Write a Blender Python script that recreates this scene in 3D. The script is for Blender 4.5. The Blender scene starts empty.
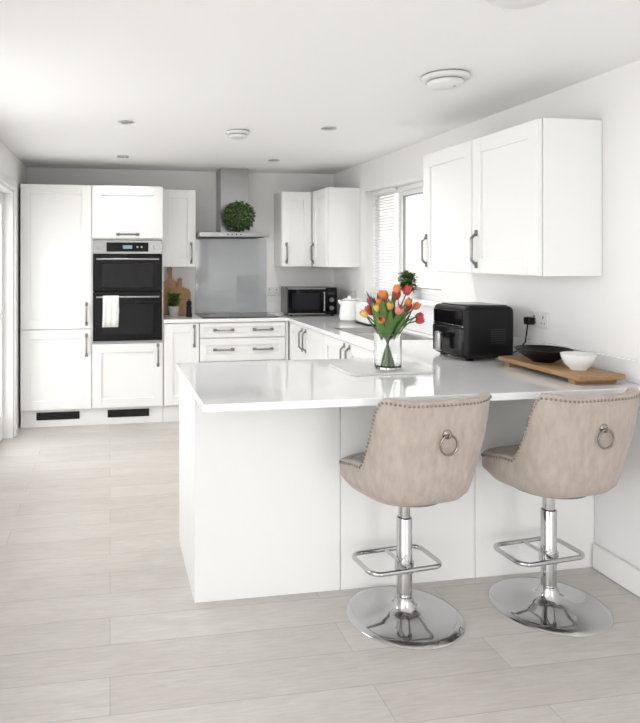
import bpy, bmesh, math, random
from mathutils import Matrix, Vector, noise
random.seed(7)
S = bpy.context.scene
PI = math.pi

# ------------------------------------------------------------ materials
def mat(name, col, rough=0.5, metal=0.0, bump=0.0, bscale=50.0, var=0.0, vscale=8.0,
        trans=0.0, ior=1.45, coat=0.0, emit=None, estr=0.0, stretch=None, sheen=0.0, spec=None):
    m = bpy.data.materials.new(name); m.use_nodes = True
    nt = m.node_tree; b = nt.nodes["Principled BSDF"]
    b.inputs["Base Color"].default_value = (*col, 1)
    b.inputs["Roughness"].default_value = rough
    b.inputs["Metallic"].default_value = metal
    b.inputs["Transmission Weight"].default_value = trans
    b.inputs["IOR"].default_value = ior
    b.inputs["Coat Weight"].default_value = coat
    b.inputs["Sheen Weight"].default_value = sheen
    if spec is not None: b.inputs["Specular IOR Level"].default_value = spec
    if emit:
        b.inputs["Emission Color"].default_value = (*emit, 1); b.inputs["Emission Strength"].default_value = estr
    tc = nt.nodes.new("ShaderNodeTexCoord"); mp = nt.nodes.new("ShaderNodeMapping")
    nt.links.new(tc.outputs["Object"], mp.inputs["Vector"])
    if stretch: mp.inputs["Scale"].default_value = stretch
    nz = nt.nodes.new("ShaderNodeTexNoise"); nz.inputs["Scale"].default_value = vscale; nz.inputs["Detail"].default_value = 5
    nt.links.new(mp.outputs[0], nz.inputs["Vector"])
    mx = nt.nodes.new("ShaderNodeMix"); mx.data_type = 'RGBA'
    v = max(var, 0.005)
    mx.inputs[6].default_value = tuple(max(0, c*(1-v)) for c in col)+(1,)
    mx.inputs[7].default_value = tuple(min(1, c*(1+v)) for c in col)+(1,)
    nt.links.new(nz.outputs["Fac"], mx.inputs[0]); nt.links.new(mx.outputs[2], b.inputs["Base Color"])
    if bump > 0:
        n2 = nt.nodes.new("ShaderNodeTexNoise"); n2.inputs["Scale"].default_value = bscale; n2.inputs["Detail"].default_value = 4
        bp = nt.nodes.new("ShaderNodeBump"); bp.inputs["Strength"].default_value = bump; bp.inputs["Distance"].default_value = 0.002
        nt.links.new(mp.outputs[0], n2.inputs["Vector"]); nt.links.new(n2.outputs["Fac"], bp.inputs["Height"])
        nt.links.new(bp.outputs[0], b.inputs["Normal"])
    return m

M_wall = mat("wall_paint", (0.86,0.85,0.845), 0.85, bump=0.05, bscale=200)
M_ceil = mat("ceiling_paint", (0.91,0.91,0.91), 0.9)
M_trim = mat("trim_white_gloss", (0.88,0.88,0.87), 0.35)
M_cab = mat("cabinet_white_satin", (0.89,0.887,0.875), 0.38)
M_carc = mat("carcass_white", (0.86,0.855,0.84), 0.45)
M_quartz = mat("white_quartz", (0.88,0.885,0.89), 0.045, var=0.015, vscale=60, coat=0.4)
M_steel = mat("brushed_steel", (0.36,0.36,0.36), 0.28, 1.0, bump=0.05, bscale=60, stretch=(1,1,30))
M_pewter = mat("pewter_handle", (0.27,0.26,0.25), 0.3, 1.0)
M_chrome = mat("chrome", (0.55,0.55,0.56), 0.05, 1.0)
M_bglass = mat("black_glass", (0.004,0.004,0.005), 0.06, spec=0.28)
M_black = mat("black_plastic", (0.006,0.006,0.007), 0.35, spec=0.3)
M_blackg = mat("gloss_black_plastic", (0.005,0.005,0.006), 0.14, spec=0.35)
M_dark = mat("dark_vent", (0.02,0.02,0.022), 0.5)
M_splash = mat("splashback_glass", (0.56,0.58,0.60), 0.05, coat=0.8)
M_fabric = mat("beige_crushed_velvet", (0.42,0.36,0.315), 0.85, bump=0.8, bscale=110, var=0.26, vscale=45, sheen=0.2, stretch=(1,1,0.4))
M_under = mat("stool_underside", (0.22,0.19,0.17), 0.9)
M_leaf = mat("leaf_green", (0.08,0.16,0.035), 0.5, var=0.45, vscale=30)
M_leaf2 = mat("tulip_leaf", (0.08,0.17,0.04), 0.45, var=0.35, vscale=20)
M_box = mat("boxwood_leaf", (0.03,0.055,0.016), 0.55, var=0.6, vscale=40)
M_wood = mat("oak_board", (0.35,0.205,0.095), 0.5, var=0.35, vscale=9, stretch=(9,1,9), bump=0.15)
M_woodv = mat("light_wood", (0.47,0.28,0.14), 0.5, var=0.3, vscale=9, stretch=(9,9,1))
M_white = mat("white_ceramic", (0.83,0.83,0.82), 0.2)
M_wplast = mat("white_plastic", (0.78,0.78,0.78), 0.3)
M_grey = mat("grey_pot", (0.38,0.38,0.37), 0.6)
M_gap = mat("shadow_gap_grey", (0.28,0.28,0.28), 0.7)
M_towel = mat("towel_cotton", (0.82,0.81,0.79), 0.95, bump=0.5, bscale=250)
M_marble = mat("marble_board", (0.68,0.68,0.67), 0.25, var=0.10, vscale=12)
M_glass = mat("clear_glass", (0.97,0.99,0.98), 0.0, trans=1.0, ior=1.45)
M_soil = mat("soil", (0.05,0.035,0.025), 0.9)
M_lens = mat("downlight_lens", (0.18,0.18,0.18), 0.3)
M_stud = mat("nailhead_metal", (0.30,0.275,0.25), 0.25, 1.0)
M_red = mat("tulip_red", (0.50,0.045,0.045), 0.5, var=0.25)
M_orange = mat("tulip_orange", (0.72,0.20,0.05), 0.5, var=0.25)
M_yellow = mat("tulip_yellow", (0.72,0.47,0.10), 0.5, var=0.2)
M_purple = mat("tulip_purple", (0.24,0.045,0.13), 0.5, var=0.3)
M_pink = mat("tulip_pink", (0.66,0.22,0.20), 0.5, var=0.2)
M_inner = mat("oven_window_inner",(0.013,0.013,0.015),0.08,spec=0.28)

def m_floor():
    m = bpy.data.materials.new("vinyl_plank_floor"); m.use_nodes = True
    nt = m.node_tree; b = nt.nodes["Principled BSDF"]; N = nt.nodes.new; L = nt.links.new
    tc = N("ShaderNodeTexCoord")
    br = N("ShaderNodeTexBrick"); L(tc.outputs["Object"], br.inputs["Vector"])
    br.offset = 0.37; br.inputs["Scale"].default_value = 1.0
    br.inputs["Brick Width"].default_value = 1.4; br.inputs["Row Height"].default_value = 0.19
    br.inputs["Mortar Size"].default_value = 0.0015; br.inputs["Mortar Smooth"].default_value = 0.2
    br.inputs["Color1"].default_value = (0.535,0.510,0.478,1); br.inputs["Color2"].default_value = (0.60,0.576,0.543,1)
    br.inputs["Mortar"].default_value = (0.385,0.365,0.345,1)
    def grain(sc, scale, detail, p0, c0, p1, c1):
        mp = N("ShaderNodeMapping"); mp.inputs["Scale"].default_value = sc; L(tc.outputs["Object"], mp.inputs["Vector"])
        nz = N("ShaderNodeTexNoise"); nz.inputs["Scale"].default_value = scale; nz.inputs["Detail"].default_value = detail; nz.inputs["Roughness"].default_value = 0.7
        nz.inputs["Distortion"].default_value = 0.5
        L(mp.outputs[0], nz.inputs["Vector"])
        cr = N("ShaderNodeValToRGB"); cr.color_ramp.elements[0].position = p0; cr.color_ramp.elements[0].color = c0
        cr.color_ramp.elements[1].position = p1; cr.color_ramp.elements[1].color = c1
        L(nz.outputs["Fac"], cr.inputs[0]); return nz, cr
    nz, cr = grain((3.5,38,1), 2.8, 9, 0.32, (0.87,0.86,0.845,1), 0.66, (1.06,1.06,1.06,1))
    nz2, cr2 = grain((1.2,5,1), 1.8, 4, 0.35, (0.935,0.93,0.92,1), 0.65, (1.03,1.03,1.03,1))
    mx = N("ShaderNodeMix"); mx.data_type='RGBA'; mx.blend_type='MULTIPLY'; mx.inputs[0].default_value = 1
    L(br.outputs["Color"], mx.inputs[6]); L(cr.outputs[0], mx.inputs[7])
    mx2 = N("ShaderNodeMix"); mx2.data_type='RGBA'; mx2.blend_type='MULTIPLY'; mx2.inputs[0].default_value = 1
    L(mx.outputs[2], mx2.inputs[6]); L(cr2.outputs[0], mx2.inputs[7]); L(mx2.outputs[2], b.inputs["Base Color"])
    b.inputs["Roughness"].default_value = 0.38
    bp = N("ShaderNodeBump"); bp.inputs["Strength"].default_value = 0.12; bp.inputs["Distance"].default_value = 0.002
    L(nz.outputs["Fac"], bp.inputs["Height"]); L(bp.outputs[0], b.inputs["Normal"])
    return m
M_floor = m_floor()

def m_brick():
    m = bpy.data.materials.new("pale_brick"); m.use_nodes = True
    nt = m.node_tree; b = nt.nodes["Principled BSDF"]; N = nt.nodes.new; L = nt.links.new
    tc = N("ShaderNodeTexCoord"); sp = N("ShaderNodeSeparateXYZ"); cb = N("ShaderNodeCombineXYZ")
    L(tc.outputs["Object"], sp.inputs[0]); L(sp.outputs["Y"], cb.inputs["X"]); L(sp.outputs["Z"], cb.inputs["Y"])
    br = N("ShaderNodeTexBrick"); L(cb.outputs[0], br.inputs["Vector"])
    br.inputs["Scale"].default_value = 1.0
    br.inputs["Brick Width"].default_value = 0.30; br.inputs["Row Height"].default_value = 0.10; br.inputs["Mortar Size"].default_value = 0.014
    br.inputs["Color1"].default_value = (0.27,0.245,0.228,1); br.inputs["Color2"].default_value = (0.33,0.30,0.285,1); br.inputs["Mortar"].default_value = (0.46,0.45,0.43,1)
    L(br.outputs["Color"], b.inputs["Base Color"]); b.inputs["Roughness"].default_value = 0.9
    return m
M_brick = m_brick()

# ------------------------------------------------------------ builder
class B:
    def __init__(s, name):
        s.name = name; s.v = []; s.f = []; s.fm = []; s.fs = []; s.mats = []; s.M = Matrix.Identity(4)
    def mi(s, m):
        if m not in s.mats: s.mats.append(m)
        return s.mats.index(m)
    def add(s, vs, fs, m, smooth=False):
        o = len(s.v); k = s.mi(m)
        s.v += [s.M @ Vector(p) for p in vs]
        for f in fs: s.f.append([o+i for i in f]); s.fm.append(k); s.fs.append(smooth)
    def addbm(s, bm, m, smooth=False):
        bm.verts.index_update()
        s.add([v.co.copy() for v in bm.verts], [[v.index for v in f.verts] for f in bm.faces], m, smooth); bm.free()
    def box(s, x0,x1,y0,y1,z0,z1, m, bev=0.0, seg=1, smooth=False):
        bm = bmesh.new(); bmesh.ops.create_cube(bm, size=1)
        for v in bm.verts:
            v.co = Vector(((x0+x1)/2+v.co.x*(x1-x0), (y0+y1)/2+v.co.y*(y1-y0), (z0+z1)/2+v.co.z*(z1-z0)))
        if bev > 0: bmesh.ops.bevel(bm, geom=bm.edges[:], offset=bev, segments=seg, affect='EDGES', profile=0.5)
        s.addbm(bm, m, smooth or seg > 1)
    def prism(s, pts, z0, z1, m):
        n = len(pts)
        vs = [(x,y,z0) for x,y in pts]+[(x,y,z1) for x,y in pts]
        fs = [list(range(n))[::-1], list(range(n,2*n))]+[[i,(i+1)%n,n+(i+1)%n,n+i] for i in range(n)]
        s.add(vs, fs, m)
    def lathe(s, prof, m, c=(0,0,0), n=32, sx=1, sy=1, mod=None, axis='Z'):
        vs = []; fs = []
        for r,z in prof:
            for i in range(n):
                a = 2*PI*i/n; rr = r*(mod(a,z) if mod else 1)
                p = (rr*math.cos(a)*sx, rr*math.sin(a)*sy, z)
                if axis == 'Y': p = (p[0], p[2], p[1])
                if axis == 'X': p = (p[2], p[0], p[1])
                vs.append((c[0]+p[0], c[1]+p[1], c[2]+p[2]))
        for j in range(len(prof)-1):
            for i in range(n):
                fs.append([j*n+i, j*n+(i+1)%n, (j+1)*n+(i+1)%n, (j+1)*n+i])
        if prof[0][0] > 1e-5: fs.append([i for i in range(n)][::-1])
        if prof[-1][0] > 1e-5: fs.append([(len(prof)-1)*n+i for i in range(n)])
        s.add(vs, fs, m, True)
    def tube(s, pts, r, m, n=10, closed=False, taper=None):
        P = [Vector(p) for p in pts]; N = len(P); vs = []; fs = []; pu = None
        for i in range(N):
            t = (P[(i+1)%N]-P[i-1]) if (closed or 0 < i < N-1) else (P[1]-P[0] if i == 0 else P[-1]-P[-2])
            t.normalize()
            if pu is None:
                pu = Vector((0,0,1)) if abs(t.z) < 0.9 else Vector((1,0,0))
            u = (pu - t*pu.dot(t)).normalized(); pu = u; w = t.cross(u)
            rr = r*(taper(i/(N-1)) if taper else 1)
            for k in range(n):
                a = 2*PI*k/n; vs.append(P[i]+u*math.cos(a)*rr+w*math.sin(a)*rr)
        for i in range(N if closed else N-1):
            j = (i+1)%N
            for k in range(n): fs.append([i*n+k, i*n+(k+1)%n, j*n+(k+1)%n, j*n+k])
        if not closed:
            fs.append(list(range(n))[::-1]); fs.append([(N-1)*n+k for k in range(n)])
        s.add(vs, fs, m, True)
    def grid(s, P, m, wrap=False, smooth=True):
        R = len(P); C = len(P[0]); vs = [p for row in P for p in row]; fs = []
        for j in range(R-1):
            for i in range(C if wrap else C-1):
                fs.append([j*C+i, j*C+(i+1)%C, (j+1)*C+(i+1)%C, (j+1)*C+i])
        s.add(vs, fs, m, smooth)
    def finish(s, bevel=0, recalc=True, solid=0, subsurf=0):
        me = bpy.data.meshes.new(s.name); me.from_pydata([tuple(v) for v in s.v], [], s.f)
        for m in s.mats: me.materials.append(m)
        for i,p in enumerate(me.polygons): p.material_index = s.fm[i]; p.use_smooth = s.fs[i]
        if recalc:
            bm = bmesh.new(); bm.from_mesh(me); bmesh.ops.recalc_face_normals(bm, faces=bm.faces); bm.to_mesh(me); bm.free()
        me.set_sharp_from_angle(angle=math.radians(42))
        o = bpy.data.objects.new(s.name, me); S.collection.objects.link(o)
        if solid: d = o.modifiers.new("solid",'SOLIDIFY'); d.thickness = solid
        if subsurf: d = o.modifiers.new("sub",'SUBSURF'); d.levels = subsurf; d.render_levels = subsurf
        if bevel: d = o.modifiers.new("bev",'BEVEL'); d.width = bevel; d.segments = 3; d.limit_method = 'ANGLE'
        return o

def T(x,y,z,rz=0): return Matrix.Translation((x,y,z)) @ Matrix.Rotation(rz,4,'Z')
def rrect(x0,x1,y0,y1,r,z,n=6):
    out = []
    for cx,cy,a0 in ((x1-r,y1-r,0),(x0+r,y1-r,PI/2),(x0+r,y0+r,PI),(x1-r,y0+r,1.5*PI)):
        for i in range(n+1):
            a = a0+PI/2*i/n; out.append((cx+r*math.cos(a), cy+r*math.sin(a), z))
    return out

def handle(b, x, z, vertical=True, L=0.17):
    pts = []
    for i in range(13):
        t = i/12; u = (t-0.5)*L
        d = -0.03*min(1, math.sin(PI*t)*2.2)
        pts.append((x, d, z+u) if vertical else (x+u, d, z))
    b.tube(pts, 0.0078, M_pewter, 8)
    for e in (-L/2, L/2):
        if vertical: b.box(x-0.012,x+0.012,-0.006,0.0,z+e-0.016,z+e+0.016,M_pewter,0.002)
        else: b.box(x+e-0.016,x+e+0.016,-0.006,0.0,z-0.012,z+0.012,M_pewter,0.002)

def door(b, x0, x1, z0, z1, fw=0.078, hd=None):
    g = 0.0035; x0 += g; x1 -= g; z0 += g; z1 -= g
    fw = min(fw, (z1-z0)*0.3)
    b.box(x0+fw*0.8,x1-fw*0.8,0.013,0.021,z0+fw*0.8,z1-fw*0.8,M_cab)
    b.box(x0,x0+fw,0,0.02,z0,z1,M_cab,0.0012); b.box(x1-fw,x1,0,0.02,z0,z1,M_cab,0.0012)
    b.box(x0+fw,x1-fw,0.0003,0.02,z1-fw,z1,M_cab,0.0012); b.box(x0+fw,x1-fw,0.0003,0.02,z0,z0+fw,M_cab,0.0012)
    if hd: handle(b, *hd)

# ------------------------------------------------------------ dimensions
XL, XR, YB, YR, ZC = -0.77, 2.24, 6.31, -2.2, 2.30
e = 0.002

b = B("floor"); b.box(XL-0.2,XR+0.3,YR-0.2,YB+0.2,-0.1,0,M_floor); b.finish()
b = B("ceiling"); b.box(XL-0.2,XR+0.3,YR-0.2,YB+0.2,ZC,ZC+0.1,M_ceil); b.finish()
b = B("wall_back"); b.box(XL-0.2,XR+0.3,YB,YB+0.2,0,ZC,M_wall); b.finish()
WY0, WY1, WZ0, WZ1 = 4.14, 5.50, 1.13, 2.04
b = B("wall_right")
b.box(XR,XR+0.3,YR,WY0,0,ZC,M_wall); b.box(XR,XR+0.3,WY1,YB,0,ZC,M_wall)
b.box(XR,XR+0.3,WY0,WY1,0,WZ0-0.02,M_wall); b.box(XR,XR+0.3,WY0,WY1,WZ1,ZC,M_wall); b.finish()
DY0, DY1, DZ = 4.55, 5.47, 2.0
LY0, LY1, LZ0, LZ1 = -2.0, 1.3, 0.0, 2.15
KY0, KY1, KZ0, KZ1 = 2.6, 4.1, 0.9, 2.12
b = B("wall_left")
x0,x1 = XL-0.2,XL
b.box(x0,x1,YR,LY0,0,ZC,M_wall); b.box(x0,x1,LY0,LY1,LZ1,ZC,M_wall)
b.box(x0,x1,LY1,KY0,0,ZC,M_wall); b.box(x0,x1,KY0,KY1,0,KZ0,M_wall); b.box(x0,x1,KY0,KY1,KZ1,ZC,M_wall)
b.box(x0,x1,KY1,DY0,0,ZC,M_wall); b.box(x0,x1,DY1,YB,0,ZC,M_wall); b.box(x0,x1,DY0,DY1,DZ,ZC,M_wall); b.finish()
RX0, RX1, RZ1 = 1.15, 2.12, 2.15
b = B("wall_rear")
b.box(XL-0.2,RX0,YR-0.2,YR,0,ZC,M_wall); b.box(RX1,XR+0.3,YR-0.2,YR,0,ZC,M_wall); b.box(RX0,RX1,YR-0.2,YR,RZ1,ZC,M_wall); b.finish()

# side door; open panes added to let daylight into the back
b = B("door_1")
y0,y1 = DY0+0.03,DY1-0.03
for q in ((y0,y0+0.09,0.005,DZ-0.03),(y1-0.09,y1,0.005,DZ-0.03),(y0+0.09,y1-0.09,0.005,0.22),(y0+0.09,y1-0.09,DZ-0.13,DZ-0.03),(y0+0.09,y1-0.09,0.95,1.03)):
    b.box(XL-0.12,XL-0.075,*q,M_trim,0.003)
b.box(XL-0.075,XL-0.068,y0+0.03,y0+0.06,0.95,1.12,M_chrome,0.002)
b.box(XL-0.055,XL-0.042,y0+0.035,y0+0.16,1.03,1.045,M_chrome,0.004); b.box(XL-0.068,XL-0.042,y0+0.035,y0+0.05,1.03,1.045,M_chrome)
b.finish()
b = B("trim_1")
b.box(XL-0.2,XL,DY0,DY0+0.028,0,DZ,M_trim); b.box(XL-0.2,XL,DY1-0.028,DY1,0,DZ,M_trim); b.box(XL-0.2,XL,DY0+0.028,DY1-0.028,DZ-0.028,DZ,M_trim)
b.box(XL,XL+0.018,DY0-0.07,DY0+0.005,0,DZ+0.07,M_trim,0.004); b.box(XL,XL+0.018,DY1-0.005,DY1+0.07,0,DZ+0.07,M_trim,0.004)
b.box(XL,XL+0.018,DY0+0.005,DY1-0.005,DZ-0.005,DZ+0.07,M_trim,0.004); b.finish()
b = B("baseboard_right"); b.box(XR-0.018,XR,YR,2.705,0,0.12,M_trim,0.005); b.finish()
b = B("baseboard_left"); b.box(XL,XL+0.018,LY1,DY0-0.07,0,0.12,M_trim,0.005); b.finish()

def window(name, axis, c, a0, a1, z0, z1, mull=(), th=0.06, fw=0.055, sash=()):
    b = B(name)
    def bx(a,a_,z,z_,m,t0=0,t1=th):
        if axis == 'X': b.box(c+t0,c+t1,a,a_,z,z_,m,0.004 if m is M_trim else 0)
        else: b.box(a,a_,c+t0,c+t1,z,z_,m,0.004 if m is M_trim else 0)
    bx(a0,a0+fw,z0,z1,M_trim); bx(a1-fw,a1,z0,z1,M_trim); bx(a0+fw,a1-fw,z0,z0+fw,M_trim); bx(a0+fw,a1-fw,z1-fw,z1,M_trim)
    for mm in mull: bx(mm-fw*0.6,mm+fw*0.6,z0+fw,z1-fw,M_trim)
    for s0,s1 in sash:
        w_ = 0.04
        for q in ((s0,s0+w_,z0+fw,z1-fw),(s1-w_,s1,z0+fw,z1-fw),(s0+w_,s1-w_,z0+fw,z0+fw+w_),(s0+w_,s1-w_,z1-fw-w_,z1-fw)):
            bx(*q,M_trim,-0.012,th-0.01)
        for q in ((s0+w_,s0+w_+0.006,z0+fw+w_,z1-fw-w_),(s1-w_-0.006,s1-w_,z0+fw+w_,z1-fw-w_),(s0+w_,s1-w_,z0+fw+w_,z0+fw+w_+0.006),(s0+w_,s1-w_,z1-fw-w_-0.006,z1-fw-w_)):
            bx(*q,M_gap,0.0,0.02)
    return b.finish()
mid = 5.05
WX = XR+0.12
window("window_1",'X',WX,WY0,WY1,WZ0,WZ1,(mid,),fw=0.045,sash=((WY0+0.045,mid-0.027),))
window("window_2",'Y',YR-0.13,RX0,RX1,0.0,RZ1,(),fw=0.07)
window("window_3",'X',XL-0.15,LY0,LY1,LZ0,LZ1,(-0.75,0.45),fw=0.06)
window("added_side_window",'X',XL-0.15,KY0,KY1,KZ0,KZ1,(3.35,),fw=0.06)  # unseen opening, added in the left wall to light the kitchen back
b = B("venetian_blind")
by0,by1,bx_ = mid+0.02, WY1-0.012, WX-0.032
b.box(bx_-0.014,bx_+0.014,by0,by1,WZ1-0.03,WZ1-0.002,M_trim,0.002)
z = WZ1-0.05
while z > WZ0+0.04:
    b.add([(bx_-0.010,by0,z-0.006),(bx_+0.010,by0,z+0.006),(bx_+0.010,by1,z+0.006),(bx_-0.010,by1,z-0.006),
           (bx_-0.010,by0,z-0.0075),(bx_+0.010,by0,z+0.0045),(bx_+0.010,by1,z+0.0045),(bx_-0.010,by1,z-0.0075)],
          [[0,1,2,3],[7,6,5,4],[0,4,5,1],[1,5,6,2],[2,6,7,3],[3,7,4,0]],M_wplast)
    z -= 0.025
b.box(bx_-0.011,bx_+0.011,by0,by1,WZ0+0.012,WZ0+0.026,M_trim,0.002)
for yy in (by0+0.06,by1-0.06): b.tube([(bx_-0.012,yy,WZ0+0.02),(bx_-0.012,yy,WZ1-0.02)],0.001,M_wplast,5)
b.finish()
b = B("trim_2"); b.box(XR-0.03,WX,WY0,WY1,WZ0-0.02,WZ0,M_trim,0.004); b.finish()
b = B("neighbouring_brick_wall"); b.box(5.2,5.4,-1,18,-0.1,5.0,M_brick); b.finish()
b = B("patio_ground"); b.box(-12,5.2,-12,18,-0.14,-0.1,mat("paving",(0.6,0.58,0.55),0.9,var=0.1)); b.finish()

# ------------------------------------------------------------ tall units
TX0, TXM, TX1 = -0.75, -0.155, 0.46
YF = 5.71
def toeplinth(b,x0,x1):
    b.box(x0,x1,YF+0.045,YF+0.06,0,0.15,M_cab)
def vent(b, x0, x1):
    b.box(x0,x1,YF+0.038,YF+0.0445,0.06,0.125,M_dark)
    for i in range(5): b.box(x0,x1,YF+0.034,YF+0.039,0.066+i*0.012,0.071+i*0.012,M_black)
b = B("fridge_freezer_cabinet")
b.box(TX0,TXM,YF+0.022,YB-e,0.15,2.08,M_carc); toeplinth(b,TX0,TXM); vent(b,-0.62,-0.26)
b.M = T(0,YF,0); door(b,TX0,TXM,0.84,2.08,hd=(TXM-0.045,0.97)); door(b,TX0,TXM,0.15,0.84,hd=(TXM-0.045,0.70)); b.finish()
b = B("oven_tower_cabinet")
b.box(TXM,TX1,YF+0.022,YB-e,0.15,0.715,M_carc); b.box(TXM,TX1,YF+0.022,YB-e,1.61,2.08,M_carc)
b.box(TXM,TXM+0.008,YF,YB-e,0.715,1.61,M_carc); b.box(TX1-0.008,TX1,YF,YB-e,0.715,1.61,M_carc); b.box(TXM+0.008,TX1-0.008,YB-0.03,YB-e,0.715,1.61,M_carc)
toeplinth(b,TXM,TX1); vent(b,-0.02,0.34)
b.M = T(0,YF,0); door(b,TXM,TX1,1.62,2.08,hd=(0.152,1.655,False)); door(b,TXM,TX1,0.15,0.71,hd=(TX1-0.045,0.60)); b.finish()

b = B("built_in_double_oven")
x0,x1 = TXM+0.01, TX1-0.01
b.box(x0+0.01,x1-0.01,YF+0.02,YB-0.06,0.718,1.605,M_dark)
y0 = YF-0.018; y1 = YF+0.02
b.box(x0,x1,y0,y1,1.485,1.605,M_steel,0.003)
b.box(-0.03,0.33,y0-0.002,y0,1.505,1.585,M_bglass)
b.box(0.11,0.19,y0-0.003,y0-0.001,1.53,1.56,mat("oven_display",(0.02,0.03,0.04),0.3,emit=(0.5,0.8,1),estr=0.3))
for kx in (-0.09,0.39):
    b.lathe([(0,0),(0.021,0),(0.019,-0.022),(0,-0.022)],M_steel,(kx,y0,1.545),20,axis='Y')
for kx in (0.235,0.27): b.lathe([(0,-0.002),(0.009,-0.002),(0.008,-0.012),(0,-0.012)],M_steel,(kx,y0,1.545),20,axis='Y')
b.box(x0,x1,y0,y1,1.165,1.48,M_bglass,0.003); b.box(x0,x1,y0,y1,0.735,1.158,M_bglass,0.003); b.box(x0,x1,y0,y1,0.72,0.733,M_steel,0.002)
b.box(x0+0.08,x1-0.08,y0-0.001,y0,1.20,1.40,M_inner); b.box(x0+0.08,x1-0.08,y0-0.001,y0,0.79,1.05,M_inner)
for hz in (1.44,1.115):
    b.tube([(x0+0.03,y0-0.045,hz),(x1-0.03,y0-0.045,hz)],0.008,M_steel,12)
    for hx in (x0+0.06,x1-0.06): b.box(hx-0.008,hx+0.008,y0-0.042,y0,hz-0.006,hz+0.006,M_steel)
b.finish()
b = B("tea_towel"); hy = y0-0.045; hz = 1.115; tx0, tx1 = -0.06, 0.075
prof = [(hy-0.017,0.86),(hy-0.018,0.93),(hy-0.016,1.0),(hy-0.015,1.06),(hy-0.0125,hz),(hy-0.009,hz+0.009),(hy,hz+0.0125),(hy+0.009,hz+0.009),(hy+0.0125,hz),(hy+0.013,1.05),(hy+0.014,0.98)]
P = []
for (y,z) in prof:
    P.append([(tx0+(tx1-tx0)*i/16+ (0.006 if z<1.0 else 0)*math.sin(z*20), y-(0.004*(1+math.sin(i*1.1)) if z<1.08 and y<hy else 0), z) for i in range(17)])
b.grid(P,M_towel)
o = b.finish(recalc=False); d = o.modifiers.new("s",'SOLIDIFY'); d.thickness = 0.002; d.offset = 0

# ------------------------------------------------------------ base units
b = B("base_cabinet")
b.box(0.463,0.78,YF+0.022,YB-e,0.15,0.879,M_carc); b.box(0.463,0.78,YF+0.045,YF+0.06,0,0.15,M_cab)
b.M = T(0,YF,0); door(b,0.463,0.78,0.15,0.875,hd=(0.735,0.76)); b.finish()
b = B("drawer_cabinet")
b.box(0.782,1.595,YF+0.022,YB-e,0.15,0.879,M_carc); b.box(0.782,1.595,YF+0.045,YF+0.06,0,0.15,M_cab)
b.M = T(0,YF,0)
for z0,z1 in ((0.74,0.875),(0.53,0.735),(0.15,0.525)):
    door(b,0.782,1.57,z0,z1,hd=(1.0,(z0+z1)/2,False,0.16))
    handle(b,1.36,(z0+z1)/2,False,0.16)
b.box(1.572,1.595,0,0.02,0.15,0.875,M_cab)
b.finish()
b = B("sink_run_cabinet")
b.box(1.622,XR-e,3.34,YB-e,0.15,0.879,M_carc); b.box(1.66,1.675,3.34,5.75,0,0.15,M_cab)
b.M = Matrix.Translation((1.60,5.69,0)) @ Matrix.Rotation(-PI/2,4,'Z')
xs = [0.0,0.45,0.95,1.45,1.90,2.34]
for i in range(5):
    door(b,xs[i],xs[i+1],0.15,0.875,hd=((xs[i+1]-0.05) if i%2==0 else xs[i]+0.05,0.76))
b.finish()
b = B("peninsula_cabinet")
PX0, PY0, PY1 = 0.349, 2.71, 3.31
b.box(PX0+0.02,XR-e,PY0+0.02,PY1-0.02,0.0,0.879,M_carc)
b.box(PX0,PX0+0.018,PY0+0.019,PY1,0,0.879,M_cab,0.001)
for a,c in ((PX0,0.99),(0.993,1.63),(1.633,XR-e)): b.box(a,c,PY0,PY0+0.018,0.0,0.879,M_cab,0.001)
b.box(PX0+0.018,1.58,PY1-0.02,PY1,0.0,0.879,M_cab)
b.finish()
b = B("quartz_worktop")
WF = 2.37
b.prism([(0.337,WF),(XR-e,WF),(XR-e,YB-e),(0.463,YB-e),(0.463,5.69),(1.58,5.69),(1.58,3.33),(0.337,3.33)],0.88,0.91,M_quartz)
b.finish(bevel=0.003)
b = B("worktop_upstand")
b.box(XR-0.018,XR-e,WF+0.005,YB-e,0.911,1.01,M_quartz,0.002); b.box(1.535,XR-0.018,YB-0.018,YB-e,0.911,1.01,M_quartz,0.002); b.box(0.463,0.822,YB-0.018,YB-e,0.911,1.01,M_quartz,0.002)
b.finish()
b = B("splashback"); b.box(0.825,1.533,YB-0.01,YB-e,0.912,1.64,M_splash,0.001); b.finish()
b = B("induction_hob"); b.box(0.82,1.52,5.76,6.22,0.9101,0.917,M_bglass,0.002)
for cx,cy,r in ((1.0,5.88,0.08),(1.0,6.1,0.09),(1.32,5.88,0.1),(1.32,6.1,0.08)):
    b.tube([(cx+r*math.cos(t*PI/16),cy+r*math.sin(t*PI/16),0.9168) for t in range(32)],0.001,M_grey,4,closed=True)
b.finish()
b = B("cooker_hood")
hx0,hx1,hy0 = 0.80,1.45,5.83
b.box(hx0,hx1,hy0,YB-e,1.645,1.685,M_steel,0.002)
b.box(hx0+0.04,hx1-0.04,hy0+0.04,YB-0.02,1.64,1.645,M_dark)
b.prism([(1.03,6.05),(1.30,6.05),(1.30,YB-e),(1.03,YB-e)],1.685,ZC-0.001,M_steel)
for i in range(4): b.lathe([(0,0),(0.007,0),(0.006,-0.004),(0,-0.004)],M_black,(1.06+i*0.04,hy0,1.665),12,axis='Y')
b.finish()

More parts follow.
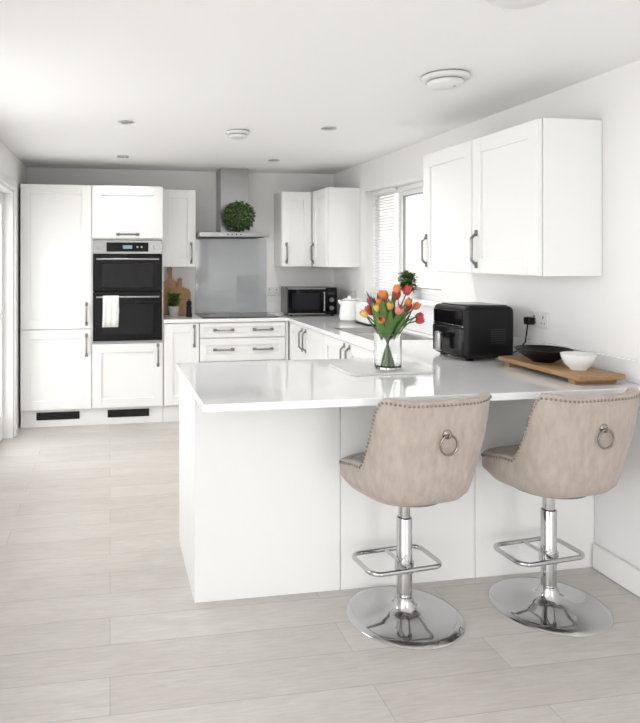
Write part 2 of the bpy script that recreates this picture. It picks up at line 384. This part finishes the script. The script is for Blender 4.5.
# wall cabinets
WZ_0, WZ_1 = 1.367, 2.087
b = B("wall_cabinet"); YW = YB-0.30
b.box(0.463,0.79,YW+0.022,YB-e,WZ_0,WZ_1,M_carc); b.M = T(0,YW,0); door(b,0.463,0.79,WZ_0,WZ_1,hd=(0.745,WZ_0+0.13)); b.finish()
b = B("wall_cabinet")
b.box(1.614,1.93,YW+0.022,YB-e,WZ_0,WZ_1,M_carc); b.M = T(0,YW,0); door(b,1.614,1.912,WZ_0,WZ_1,hd=(1.66,WZ_0+0.13)); b.finish()
def right_wallcab(y0,y1,n,hs):
    b = B("wall_cabinet"); xf = 1.915
    b.box(xf+0.022,XR-e,y0,y1 ,WZ_0,WZ_1,M_cab,0.001)
    b.M = Matrix.Translation((xf,y1,0)) @ Matrix.Rotation(-PI/2,4,'Z')
    w = (y1-y0)/n
    for i in range(n): door(b,i*w,(i+1)*w,WZ_0,WZ_1,hd=(i*w+hs[i]*w+(0.045 if hs[i]==0 else -0.045),WZ_0+0.13))
    return b.finish()
right_wallcab(5.607,6.005,1,[0])
right_wallcab(2.66,3.765,2,[0,0])

# ------------------------------------------------------------ foliage helper
def leafquad(b, p, d, up, L, W, m, bend=0.25):
    d = d.normalized(); s_ = d.cross(up)
    if s_.length < 1e-3: s_ = d.cross(Vector((1,0,0)))
    s_.normalize(); n = s_.cross(d)
    pr = [(0,0.12),(0.3,0.9),(0.6,1.0),(0.85,0.55),(1,0.03)]
    vs = []
    for t,w in pr:
        c = p+d*L*t-n*bend*L*t*t
        vs += [c-s_*W*w/2+n*W*0.15*w, c, c+s_*W*w/2+n*W*0.15*w]
    fs = []
    for j in range(4):
        for i in range(2): fs.append([j*3+i,j*3+i+1,(j+1)*3+i+1,(j+1)*3+i])
    b.add(vs, fs, m, True)
def rv():
    while True:
        v = Vector((random.uniform(-1,1),random.uniform(-1,1),random.uniform(-1,1)))
        if 0.1 < v.length < 1: return v.normalized()
b = B("boxwood_topiary_ball"); R = 0.152; c = Vector((1.178,5.89,1.686+R*0.97))
bm = bmesh.new(); bmesh.ops.create_icosphere(bm, subdivisions=3, radius=R*0.78)
for v in bm.verts: v.co = c+v.co
b.addbm(bm, M_box, True)
for i in range(1200):
    d = rv(); p = c+d*R*random.uniform(0.72,0.92); dd = (d*0.7+rv()*0.9)
    L_ = random.uniform(0.016,0.028)
    if (p+dd.normalized()*L_).z < 1.69: continue
    leafquad(b,p,dd,rv(),L_,0.014,M_box if random.random()<0.65 else M_leaf)
b.finish(recalc=False)

def potplant(name, x,y,z, r,h, mpot, fh, n, L, W, ml, spread=1.5):
    b = B(name)
    b.lathe([(0,0),(r*0.75,0),(r*0.8,0.003),(r,h),(r*0.92,h),(r*0.88,h-0.012),(0,h-0.012)],mpot,(x,y,z),24)
    b.lathe([(0,h-0.011),(r*0.87,h-0.011)],M_soil,(x,y,z),16)
    for i in range(n):
        a = random.uniform(0,2*PI); rr = r*0.6*math.sqrt(random.random()); t = random.random()
        p0 = Vector((x+rr*math.cos(a)*0.5,y+rr*math.sin(a)*0.5,z+h-0.012)); p1 = Vector((x+rr*spread*math.cos(a),y+rr*spread*math.sin(a),z+h+fh*t))
        if i%3 == 0: b.tube([p0,(p0+p1)/2+Vector((0,0,0.01)),p1],0.0012,M_leaf,5)
        d = Vector((math.cos(a),math.sin(a),random.uniform(0.1,1.0)))
        leafquad(b,p1-Vector((0,0,0.01)),d+rv()*0.5,Vector((0,0,1)),L*random.uniform(0.7,1.2),W,ml)
    b.finish(recalc=False)
potplant("potted_basil",0.575,5.93,0.91,0.05,0.10,M_grey,0.12,150,0.04,0.026,M_leaf,1.3)
potplant("windowsill_plant",2.255,4.68,WZ0,0.04,0.07,M_white,0.14,260,0.045,0.028,M_leaf,2.0)
b = B("wooden_chopping_board")
def paddle(b,cx,y,z,w,h,tilt,m):
    b.M = Matrix.Translation((cx,y,z)) @ Matrix.Rotation(tilt,4,'X')
    pts = [(-w/2,0),(w/2,0),(w/2,h*0.6),(w*0.42,h*0.68),(0.02,h*0.74),(0.018,h*0.9),(0.024,h*0.96),(0,h),(-0.024,h*0.96),(-0.018,h*0.9),(-0.02,h*0.74),(-w*0.42,h*0.68),(-w/2,h*0.6)]
    n = len(pts)
    vs = [(x,0,zz) for x,zz in pts]+[(x,0.016,zz) for x,zz in pts]
    b.add(vs,[list(range(n)),list(range(n,2*n))[::-1]]+[[i,n+i,n+(i+1)%n,(i+1)%n] for i in range(n)],m)
    b.M = Matrix.Identity(4)
paddle(b,0.57,6.19,0.913,0.16,0.46,-0.17,M_woodv); b.finish()
b = B("wooden_chopping_board"); paddle(b,0.66,6.13,0.913,0.20,0.36,-0.24,M_wood); b.finish()
b = B("pepper_grinder"); b.lathe([(0,0),(0.028,0),(0.03,0.01),(0.024,0.05),(0.026,0.09),(0.02,0.1),(0.026,0.12),(0.022,0.145),(0.006,0.15),(0.008,0.16),(0,0.166)],M_black,(0.715,5.93,0.91),20); b.finish()

def socket(x,y,z,face):
    b = B("wall_socket")
    b.M = Matrix.Translation((x,y,z)) @ Matrix.Rotation(-PI/2 if face=='X' else 0,4,'Z')
    b.box(-0.073,0.073,-0.010,0,-0.043,0.043,M_wplast,0.003)
    for c in (-0.036,0.036):
        b.box(c-0.004,c+0.004,-0.0105,-0.009,0.008,0.02,M_dark); b.box(c-0.015,c-0.009,-0.0105,-0.009,-0.02,-0.014,M_dark); b.box(c+0.009,c+0.015,-0.0105,-0.009,-0.02,-0.014,M_dark)
        b.box(c-0.006,c+0.006,-0.014,-0.009,0.026,0.038,M_wplast,0.001)
    b.finish()
socket(XR,3.10,1.125,'X'); socket(1.60,YB,1.12,'Y'); socket(XR,5.75,1.12,'X')

# ------------------------------------------------------------ appliances
b = B("microwave_oven"); b.M = T(1.62,5.82,0.91,-0.06)
w,h,dp = 0.47,0.265,0.33
for fx in (0.04,w-0.04):
    for fy in (0.04,dp-0.04): b.box(fx-0.012,fx+0.012,fy-0.012,fy+0.012,0,0.012,M_black)
b.box(0,w,0.02,dp,0.012,h,M_blackg,0.006); b.box(0.002,w-0.002,0,0.02,0.014,h-0.002,M_bglass,0.003)
b.box(0.002,0.355,-0.003,0.0,h-0.014,h-0.006,M_steel); b.box(0.002,0.355,-0.003,0.0,0.018,0.026,M_steel)
b.box(0.04,0.30,-0.001,0,0.06,h-0.05,M_inner)
b.tube([(0.34,-0.028,0.05),(0.34,-0.028,h-0.04)],0.006,M_steel,10)
for zz in (0.06,h-0.05): b.box(0.335,0.345,-0.028,0,zz-0.004,zz+0.004,M_steel)
b.lathe([(0,0),(0.022,0),(0.02,-0.015),(0,-0.015)],M_steel,(0.415,0,0.075),20,axis='Y'); b.lathe([(0,0),(0.022,0),(0.02,-0.015),(0,-0.015)],M_steel,(0.415,0,0.15),20,axis='Y')
b.box(0.38,0.45,-0.001,0,0.195,0.225,M_dark)
b.finish()
b = B("electric_kettle"); kx,ky,kz = 1.98,5.2,0.91
b.lathe([(0,0),(0.078,0),(0.078,0.015),(0.07,0.018)],M_grey,(kx,ky,kz),32)
b.lathe([(0.07,0.018),(0.078,0.024),(0.082,0.05),(0.078,0.11),(0.066,0.17),(0.060,0.185),(0.05,0.197),(0.02,0.203),(0.014,0.205),(0.014,0.218),(0,0.222)],M_white,(kx,ky,kz),32)
b.lathe([(0.0605,0.184),(0.0625,0.186),(0.0605,0.190)],M_gap,(kx,ky,kz),32)
b.tube([(kx+0.045,ky,kz+0.185),(kx+0.085,ky,kz+0.195),(kx+0.118,ky,kz+0.17),(kx+0.122,ky,kz+0.11),(kx+0.105,ky,kz+0.06),(kx+0.075,ky,kz+0.045)],0.010,M_white,10)
b.tube([(kx-0.04,ky,kz+0.15),(kx-0.075,ky,kz+0.165),(kx-0.092,ky,kz+0.185)],0.022,M_white,12,taper=lambda t:1-0.5*t)
b.finish()
b = B("toaster"); b.M = T(2.0,4.86,0.91)
b.box(0,0.17,0,0.27,0.012,0.185,M_white,0.03,4); b.box(0.01,0.16,0.01,0.26,0,0.014,M_dark)
for xx in (0.05,0.095): b.box(xx,xx+0.025,0.04,0.23,0.1835,0.1862,M_dark)
b.box(0.07,0.10,-0.02,0.001,0.11,0.125,M_black,0.003); b.lathe([(0,0.001),(0.015,0.001),(0.013,-0.012),(0,-0.012)],M_chrome,(0.085,0,0.05),16,axis='Y')
b.finish()
b = B("stainless_sink")
b.box(1.70,2.12,4.02,4.78,0.9101,0.9135,M_steel,0.001)
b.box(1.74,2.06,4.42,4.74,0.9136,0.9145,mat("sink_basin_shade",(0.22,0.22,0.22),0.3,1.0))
for i in range(6): b.box(1.76,2.06,4.06+i*0.05,4.07+i*0.05,0.9135,0.916,M_steel,0.001)
b.finish()

# air fryer
b = B("air_fryer"); b.M = T(1.80,3.43,0.91,-PI/2+0.05)
w,dp,h = 0.32,0.30,0.285
for fx in (0.04,w-0.04):
    for fy in (0.05,dp-0.05): b.box(fx-0.015,fx+0.015,fy-0.015,fy+0.015,0,0.012,M_black)
b.box(0,w,0,dp,0.010,h,M_black,0.03,5)
b.box(0.03,w-0.03,0.04,dp-0.03,h-0.002,h+0.005,M_blackg,0.003,2)
b.box(0.015,w-0.015,-0.010,0.03,0.025,0.175,M_blackg,0.012,3)
b.box(0.02,w-0.02,-0.004,0.03,0.185,h-0.025,M_bglass,0.004)
b.box(0.02,w-0.02,-0.006,0.02,0.176,0.184,M_chrome,0.001)
b.tube([(w/2-0.03,-0.005,0.12),(w/2-0.03,-0.05,0.13),(w/2+0.03,-0.05,0.13),(w/2+0.03,-0.005,0.12)],0.01,M_black,10)
b.box(w/2-0.024,w/2+0.024,-0.07,-0.045,0.04,0.145,M_steel,0.008,3)
for i in range(7): b.box(w-0.001,w+0.002,0.15,0.24,0.09+i*0.012,0.095+i*0.012,M_dark)
b.finish()
b = B("power_cable_plug")
b.box(XR-0.057,XR-0.015,3.118,3.162,1.095,1.135,M_black,0.006,2)
b.tube([(XR-0.045,3.14,1.096),(XR-0.05,3.142,1.05),(XR-0.045,3.16,1.0),(XR-0.06,3.20,0.95),(XR-0.085,3.22,0.93)],0.004,M_black,8)
b.finish()

b = B("wooden_serving_board")
b.box(1.945,2.17,2.44,3.02,0.930,0.953,M_wood,0.003)
b.box(1.955,2.16,2.48,2.52,0.91,0.930,M_wood,0.002); b.box(1.955,2.16,2.94,2.98,0.91,0.930,M_wood,0.002)
b.finish()
b = B("black_bowl"); b.lathe([(0,0),(0.05,0),(0.055,0.006),(0.095,0.028),(0.125,0.055),(0.13,0.062),(0.127,0.063),(0.12,0.055),(0.09,0.034),(0.05,0.014),(0,0.010)],M_black,(2.055,2.82,0.953),48); b.finish()
b = B("white_bowl"); b.lathe([(0,0),(0.034,0),(0.036,0.005),(0.058,0.025),(0.07,0.055),(0.073,0.07),(0.070,0.07),(0.065,0.053),(0.05,0.026),(0.02,0.012),(0,0.010)],M_white,(2.06,2.59,0.953),48); b.finish()

b = B("marble_serving_board"); b.prism([(p[0],p[1]) for p in rrect(1.08,1.50,2.82,3.14,0.03,0)],0.91,0.922,M_marble); b.finish(bevel=0.002)
vx,vy,vz = 1.31,2.93,0.922
b = B("glass_vase_of_tulips")
b.lathe([(0,0),(0.058,0),(0.063,0.006),(0.064,0.03),(0.064,0.155),(0.066,0.17),(0.063,0.171),(0.060,0.155),(0.060,0.02),(0.05,0.012),(0,0.012)],M_glass,(vx,vy,vz),40)
cols = [M_red,M_orange,M_orange,M_pink,M_orange,M_red,M_orange,M_yellow,M_red,M_purple,M_orange,M_pink,M_yellow,M_orange,M_red,M_pink,M_orange,M_yellow,M_red,M_purple,M_orange,M_red]
NTU = 22
for i in range(NTU):
    a = i*2.399; q = math.sqrt((i+0.5)/NTU)
    hr = 0.135*q
    tip = Vector((vx+0.018+hr*math.cos(a), vy+hr*math.sin(a)*0.9, vz+0.365-0.14*q*q+random.uniform(-0.04,0.025)))
    base = Vector((vx-0.035*q*math.cos(a), vy-0.035*q*math.sin(a), vz+0.016))
    mid_ = Vector((vx+0.028*q*math.cos(a), vy+0.028*q*math.sin(a), vz+0.165))
    pts = []
    for k in range(11):
        t = k/10
        p = base*(1-t)**2+ (mid_*2-(base+tip)/2)*2*t*(1-t)+tip*t*t
        r = math.hypot(p.x-vx,p.y-vy)
        if p.z < vz+0.175 and r > 0.052: p.x = vx+(p.x-vx)*0.052/r; p.y = vy+(p.y-vy)*0.052/r
        pts.append(p)
    b.tube(pts,0.0034,M_leaf2,6)
    d = (pts[-1]-pts[-2]).normalized()
    rot = Vector((0,0,1)).rotation_difference(d).to_matrix().to_4x4()
    old = b.M; b.M = Matrix.Translation(tip) @ rot @ Matrix.Rotation(random.random()*3,4,'Z')
    sc = random.uniform(0.72,0.95)
    for ly,(ro,ph) in enumerate(((1.0,0),(0.9,PI/3))):
        for k in range(3):
            a0 = ph+k*2*PI/3; P = []
            for j in range(7):
                t = j/6; z = 0.058*t*sc
                R_ = (0.006+0.019*math.sin(PI*min(1,t*0.62+0.12)))*ro*sc*(1-0.35*t*t)
                hw = 1.05*math.sin(PI*(0.12+0.88*t)**0.8)**0.6 if t < 1 else 0.05
                P.append([(R_*math.cos(a0+hw*u),R_*math.sin(a0+hw*u),z-0.004*abs(u)*t) for u in (-1,-0.5,0,0.5,1)])
            b.grid(P,cols[i])
    b.M = old
for i in range(46):
    a = i*2.399+0.7; q = random.uniform(0.2,1)
    p = Vector((vx+0.035*math.cos(a),vy+0.035*math.sin(a),vz+random.uniform(0.13,0.18)))
    d = Vector((math.cos(a)*q*0.95+0.08,math.sin(a)*q*0.95,1.0))
    leafquad(b,p,d,Vector((0,0,1)),random.uniform(0.12,0.21),0.036,M_leaf2,bend=-0.45*random.random()+0.1)
b.finish(recalc=False)

# ------------------------------------------------------------ ceiling fittings
dls = ((0.0985,4.10,24),(1.41,4.07,24),(0.107,5.48,7),(1.40,5.48,10))
for x,y,_ in dls:
    b = B("recessed_downlight")
    b.lathe([(0.030,-0.002),(0.050,-0.002),(0.050,-0.007),(0.044,-0.010),(0.033,-0.008),(0.030,-0.002)],M_chrome,(x,y,ZC),28)
    b.lathe([(0,-0.001),(0.0305,-0.001),(0.0305,-0.004),(0,-0.005)],M_lens,(x,y,ZC),20)
    b.finish()
def detector(n,x,y,r,h):
    b = B(n)
    b.lathe([(0,0),(r*0.94,0),(r*0.94,-h*0.12)],M_gap,(x,y,ZC),40)
    b.lathe([(r*0.94,-h*0.12),(r,-h*0.14),(r,-h*0.38),(r*0.96,-h*0.44),(r*0.76,-h*0.46)],M_wplast,(x,y,ZC),40)
    b.lathe([(r*0.76,-h*0.455),(r*0.72,-h*0.46),(r*0.72,-h*0.58)],M_gap,(x,y,ZC),40)
    b.lathe([(r*0.72,-h*0.58),(r*0.75,-h*0.60),(r*0.73,-h*0.88),(r*0.62,-h*0.98),(0.0,-h)],M_wplast,(x,y,ZC),40)
    b.lathe([(0,-h-0.001),(0.006,-h-0.001),(0.006,-h)],M_gap,(x+r*0.3,y-r*0.2,ZC),10)
    b.finish()
detector("smoke_detector",0.844,4.27,0.080,0.050)
detector("heat_detector",1.536,2.80,0.108,0.055)
detector("smoke_detector",1.275,1.84,0.12,0.045)

# ------------------------------------------------------------ bar stools
def sm(t): t = max(0,min(1,t)); return t*t*(3-2*t)
def top_h(th):
    a = abs(math.degrees(th))
    z = 0.926+0.008*math.exp(-((a-46)/12)**2)
    z = z+(0.655-z)*sm((a-50)/27)
    z = z+(0.605-z)*sm((a-77)/70)
    return z
def rad(th, z):
    c = math.cos(th)
    t = max(0,(z-0.56)/0.36)
    back = 0.220+0.047*t**0.75
    front = 0.245
    k = sm((c+0.5)/1.1)
    r = back*k+front*(1-k)
    n_ = 2.5+1.0*k; s_ = abs(math.sin(th)); cc = abs(c)
    return r*(1/((s_**n_+cc**n_)**(1/n_)))*0.985
def bar_stool(x,y,rot):
    b = B("bar_stool"); b.M = T(x,y,0,rot)
    NT = 120; TH = [-PI+2*PI*i/NT for i in range(NT)]
    def pos(th,r,z): return (r*math.sin(th)+0.024*sm((z-0.6)/0.2), -r*math.cos(th), z)
    rings = []
    for kind in range(22):
        row = []
        for th in TH:
            tz = top_h(th); sz = min(0.61, tz-0.005); r_o = lambda z: rad(th,z)
            thk = 0.042
            if kind == 0: q = (0.10,0.505)
            elif kind == 1: q = (r_o(0.56)*0.70,0.507)
            elif kind == 2: q = (r_o(0.56)*0.86,0.520)
            elif kind == 3: q = (r_o(0.56)*0.965,0.547)
            elif kind <= 10:
                f = (kind-3)/7; z = 0.547+(tz-0.014-0.547)*f; q = (r_o(z),z)
            elif kind == 11: q = (r_o(tz)-0.004,tz-0.004)
            elif kind == 12: q = (r_o(tz)-0.014,tz)
            elif kind == 13: q = (r_o(tz)-thk+0.014,tz)
            elif kind == 14: q = (r_o(tz)-thk+0.003,tz-0.006)
            elif kind <= 18:
                f = (kind-14)/4; z = tz-0.012+(sz-0.004-tz+0.012)*f; q = (r_o(z)-thk,z)
            elif kind == 19: q = (r_o(sz)-thk-0.012,sz+0.012)
            elif kind == 20: q = ((r_o(sz)-thk)*0.6,sz*0.3+0.70*0.633)
            else: q = (0.001,0.637)
            row.append(pos(th,*q))
        rings.append(row)
    b.grid(rings,M_fabric,wrap=True)
    b.lathe([(0,0.495),(0.15,0.497),(0.155,0.510),(0,0.51)],M_under,(0,0,0),40)
    path = []
    for i in range(2000):
        th = math.radians(-148+296*i/1999); z = top_h(th)-0.017
        path.append(Vector(pos(th,rad(th,z)+0.0005,z)))
    acc = 0; last = path[0]; pts = [path[0]]
    for p in path[1:]:
        acc += (p-last).length; last = p
        if acc >= 0.0165: pts.append(p); acc = 0
    for p in pts:
        bm = bmesh.new(); bmesh.ops.create_icosphere(bm, subdivisions=1, radius=0.0058)
        for v in bm.verts: v.co += p
        b.addbm(bm,M_stud,True)
    kz = 0.80; kx_,ky,_ = pos(0,rad(0,kz),kz)
    b.lathe([(0,0.002),(0.019,0.002),(0.018,-0.004),(0.009,-0.009),(0,-0.010)],M_stud,(kx_,ky,kz),24,axis='Y')
    b.tube([(kx_,ky,kz-0.002),(kx_,ky-0.018,kz),(kx_,ky-0.018,kz-0.010),(kx_,ky,kz-0.012)],0.0035,M_stud,8)
    b.tube([(kx_+0.036*math.sin(t*PI/16),ky-0.012,kz-0.038+0.036*math.cos(t*PI/16)) for t in range(32)],0.0042,M_stud,8,closed=True)
    b.lathe([(0,0),(0.230,0),(0.232,0.003),(0.228,0.008),(0.20,0.014),(0.14,0.021),(0.09,0.028),(0.055,0.038),(0.042,0.052),(0.036,0.075),(0.034,0.085),(0.0305,0.087),(0.0305,0.40),(0.028,0.403),(0.0235,0.404),(0.0235,0.485),(0.05,0.487),(0.05,0.497),(0,0.497)],M_chrome,(0,0,0),64)
    z = 0.205
    b.tube(rrect(-0.165,0.155,-0.045,0.15,0.045,z),0.0095,M_chrome,12,closed=True)
    b.lathe([(0.0306,-0.02),(0.038,-0.02),(0.038,0.02),(0.0306,0.02)],M_chrome,(0,0,z),28)
    b.box(-0.012,0.012,-0.045,-0.03,z-0.010,z+0.010,M_chrome,0.002)
    b.tube([(0,0.03,z),(0,0.15,z)],0.007,M_chrome,10)
    b.tube([(0.03,0.02,0.49),(0.10,0.04,0.485),(0.17,0.06,0.478)],0.005,M_chrome,8)
    return b.finish()
bar_stool(1.175,2.47,math.radians(6))
bar_stool(1.806,2.445,math.radians(6))

# ------------------------------------------------------------ light
w = bpy.data.worlds.new("World"); S.world = w; w.use_nodes = True
bg = w.node_tree.nodes["Background"]; bg.inputs[0].default_value = (0.97,0.987,1.0,1); bg.inputs[1].default_value = 3.6
def portal(loc, rot, sx, sy):
    l = bpy.data.lights.new("window_portal",'AREA'); l.shape = 'RECTANGLE'; l.size = sx; l.size_y = sy
    l.cycles.is_portal = True
    o = bpy.data.objects.new("window_portal", l); o.location = loc; o.rotation_euler = rot; S.collection.objects.link(o)
portal((XR+0.28,(WY0+WY1)/2,(WZ0+WZ1)/2),(0,PI/2,0),WZ1-WZ0,WY1-WY0)
portal(((RX0+RX1)/2,YR-0.19,RZ1/2),(PI/2,0,0),RX1-RX0,RZ1)
portal((XL-0.19,(LY0+LY1)/2,(LZ0+LZ1)/2),(0,-PI/2,0),LZ1-LZ0,LY1-LY0)
portal((XL-0.19,(KY0+KY1)/2,(KZ0+KZ1)/2),(0,-PI/2,0),KZ1-KZ0,KY1-KY0)
portal((XL-0.19,(DY0+DY1)/2,DZ/2),(0,-PI/2,0),DZ,DY1-DY0)
for x,y,en in dls:
    l = bpy.data.lights.new("downlight_fill",'SPOT'); l.energy = en; l.spot_size = math.radians(150); l.spot_blend = 1.0; l.shadow_soft_size = 0.04; l.color = (1,0.97,0.93)  # fill spots added under the downlights to brighten the back of the room
    o = bpy.data.objects.new("downlight_fill", l); o.location = (x,y,ZC-0.02); S.collection.objects.link(o)
S.view_settings.view_transform = 'Standard'; S.view_settings.look = 'None'; S.view_settings.exposure = 0.6

# ------------------------------------------------------------ camera
cam = bpy.data.cameras.new("camera"); co = bpy.data.objects.new("camera", cam); S.collection.objects.link(co)
f = 650.0; cx = 221.6; hy_ = 258.0
cam.sensor_fit = 'HORIZONTAL'; cam.sensor_width = 36; cam.lens = f/640*36
cam.shift_x = (320-cx)/640; cam.shift_y = -(361.5-hy_)/640
co.location = (0,0,1.45); co.rotation_euler = (PI/2,0,-math.atan((cx-110)/f))
cam.clip_start = 0.05
S.camera = co
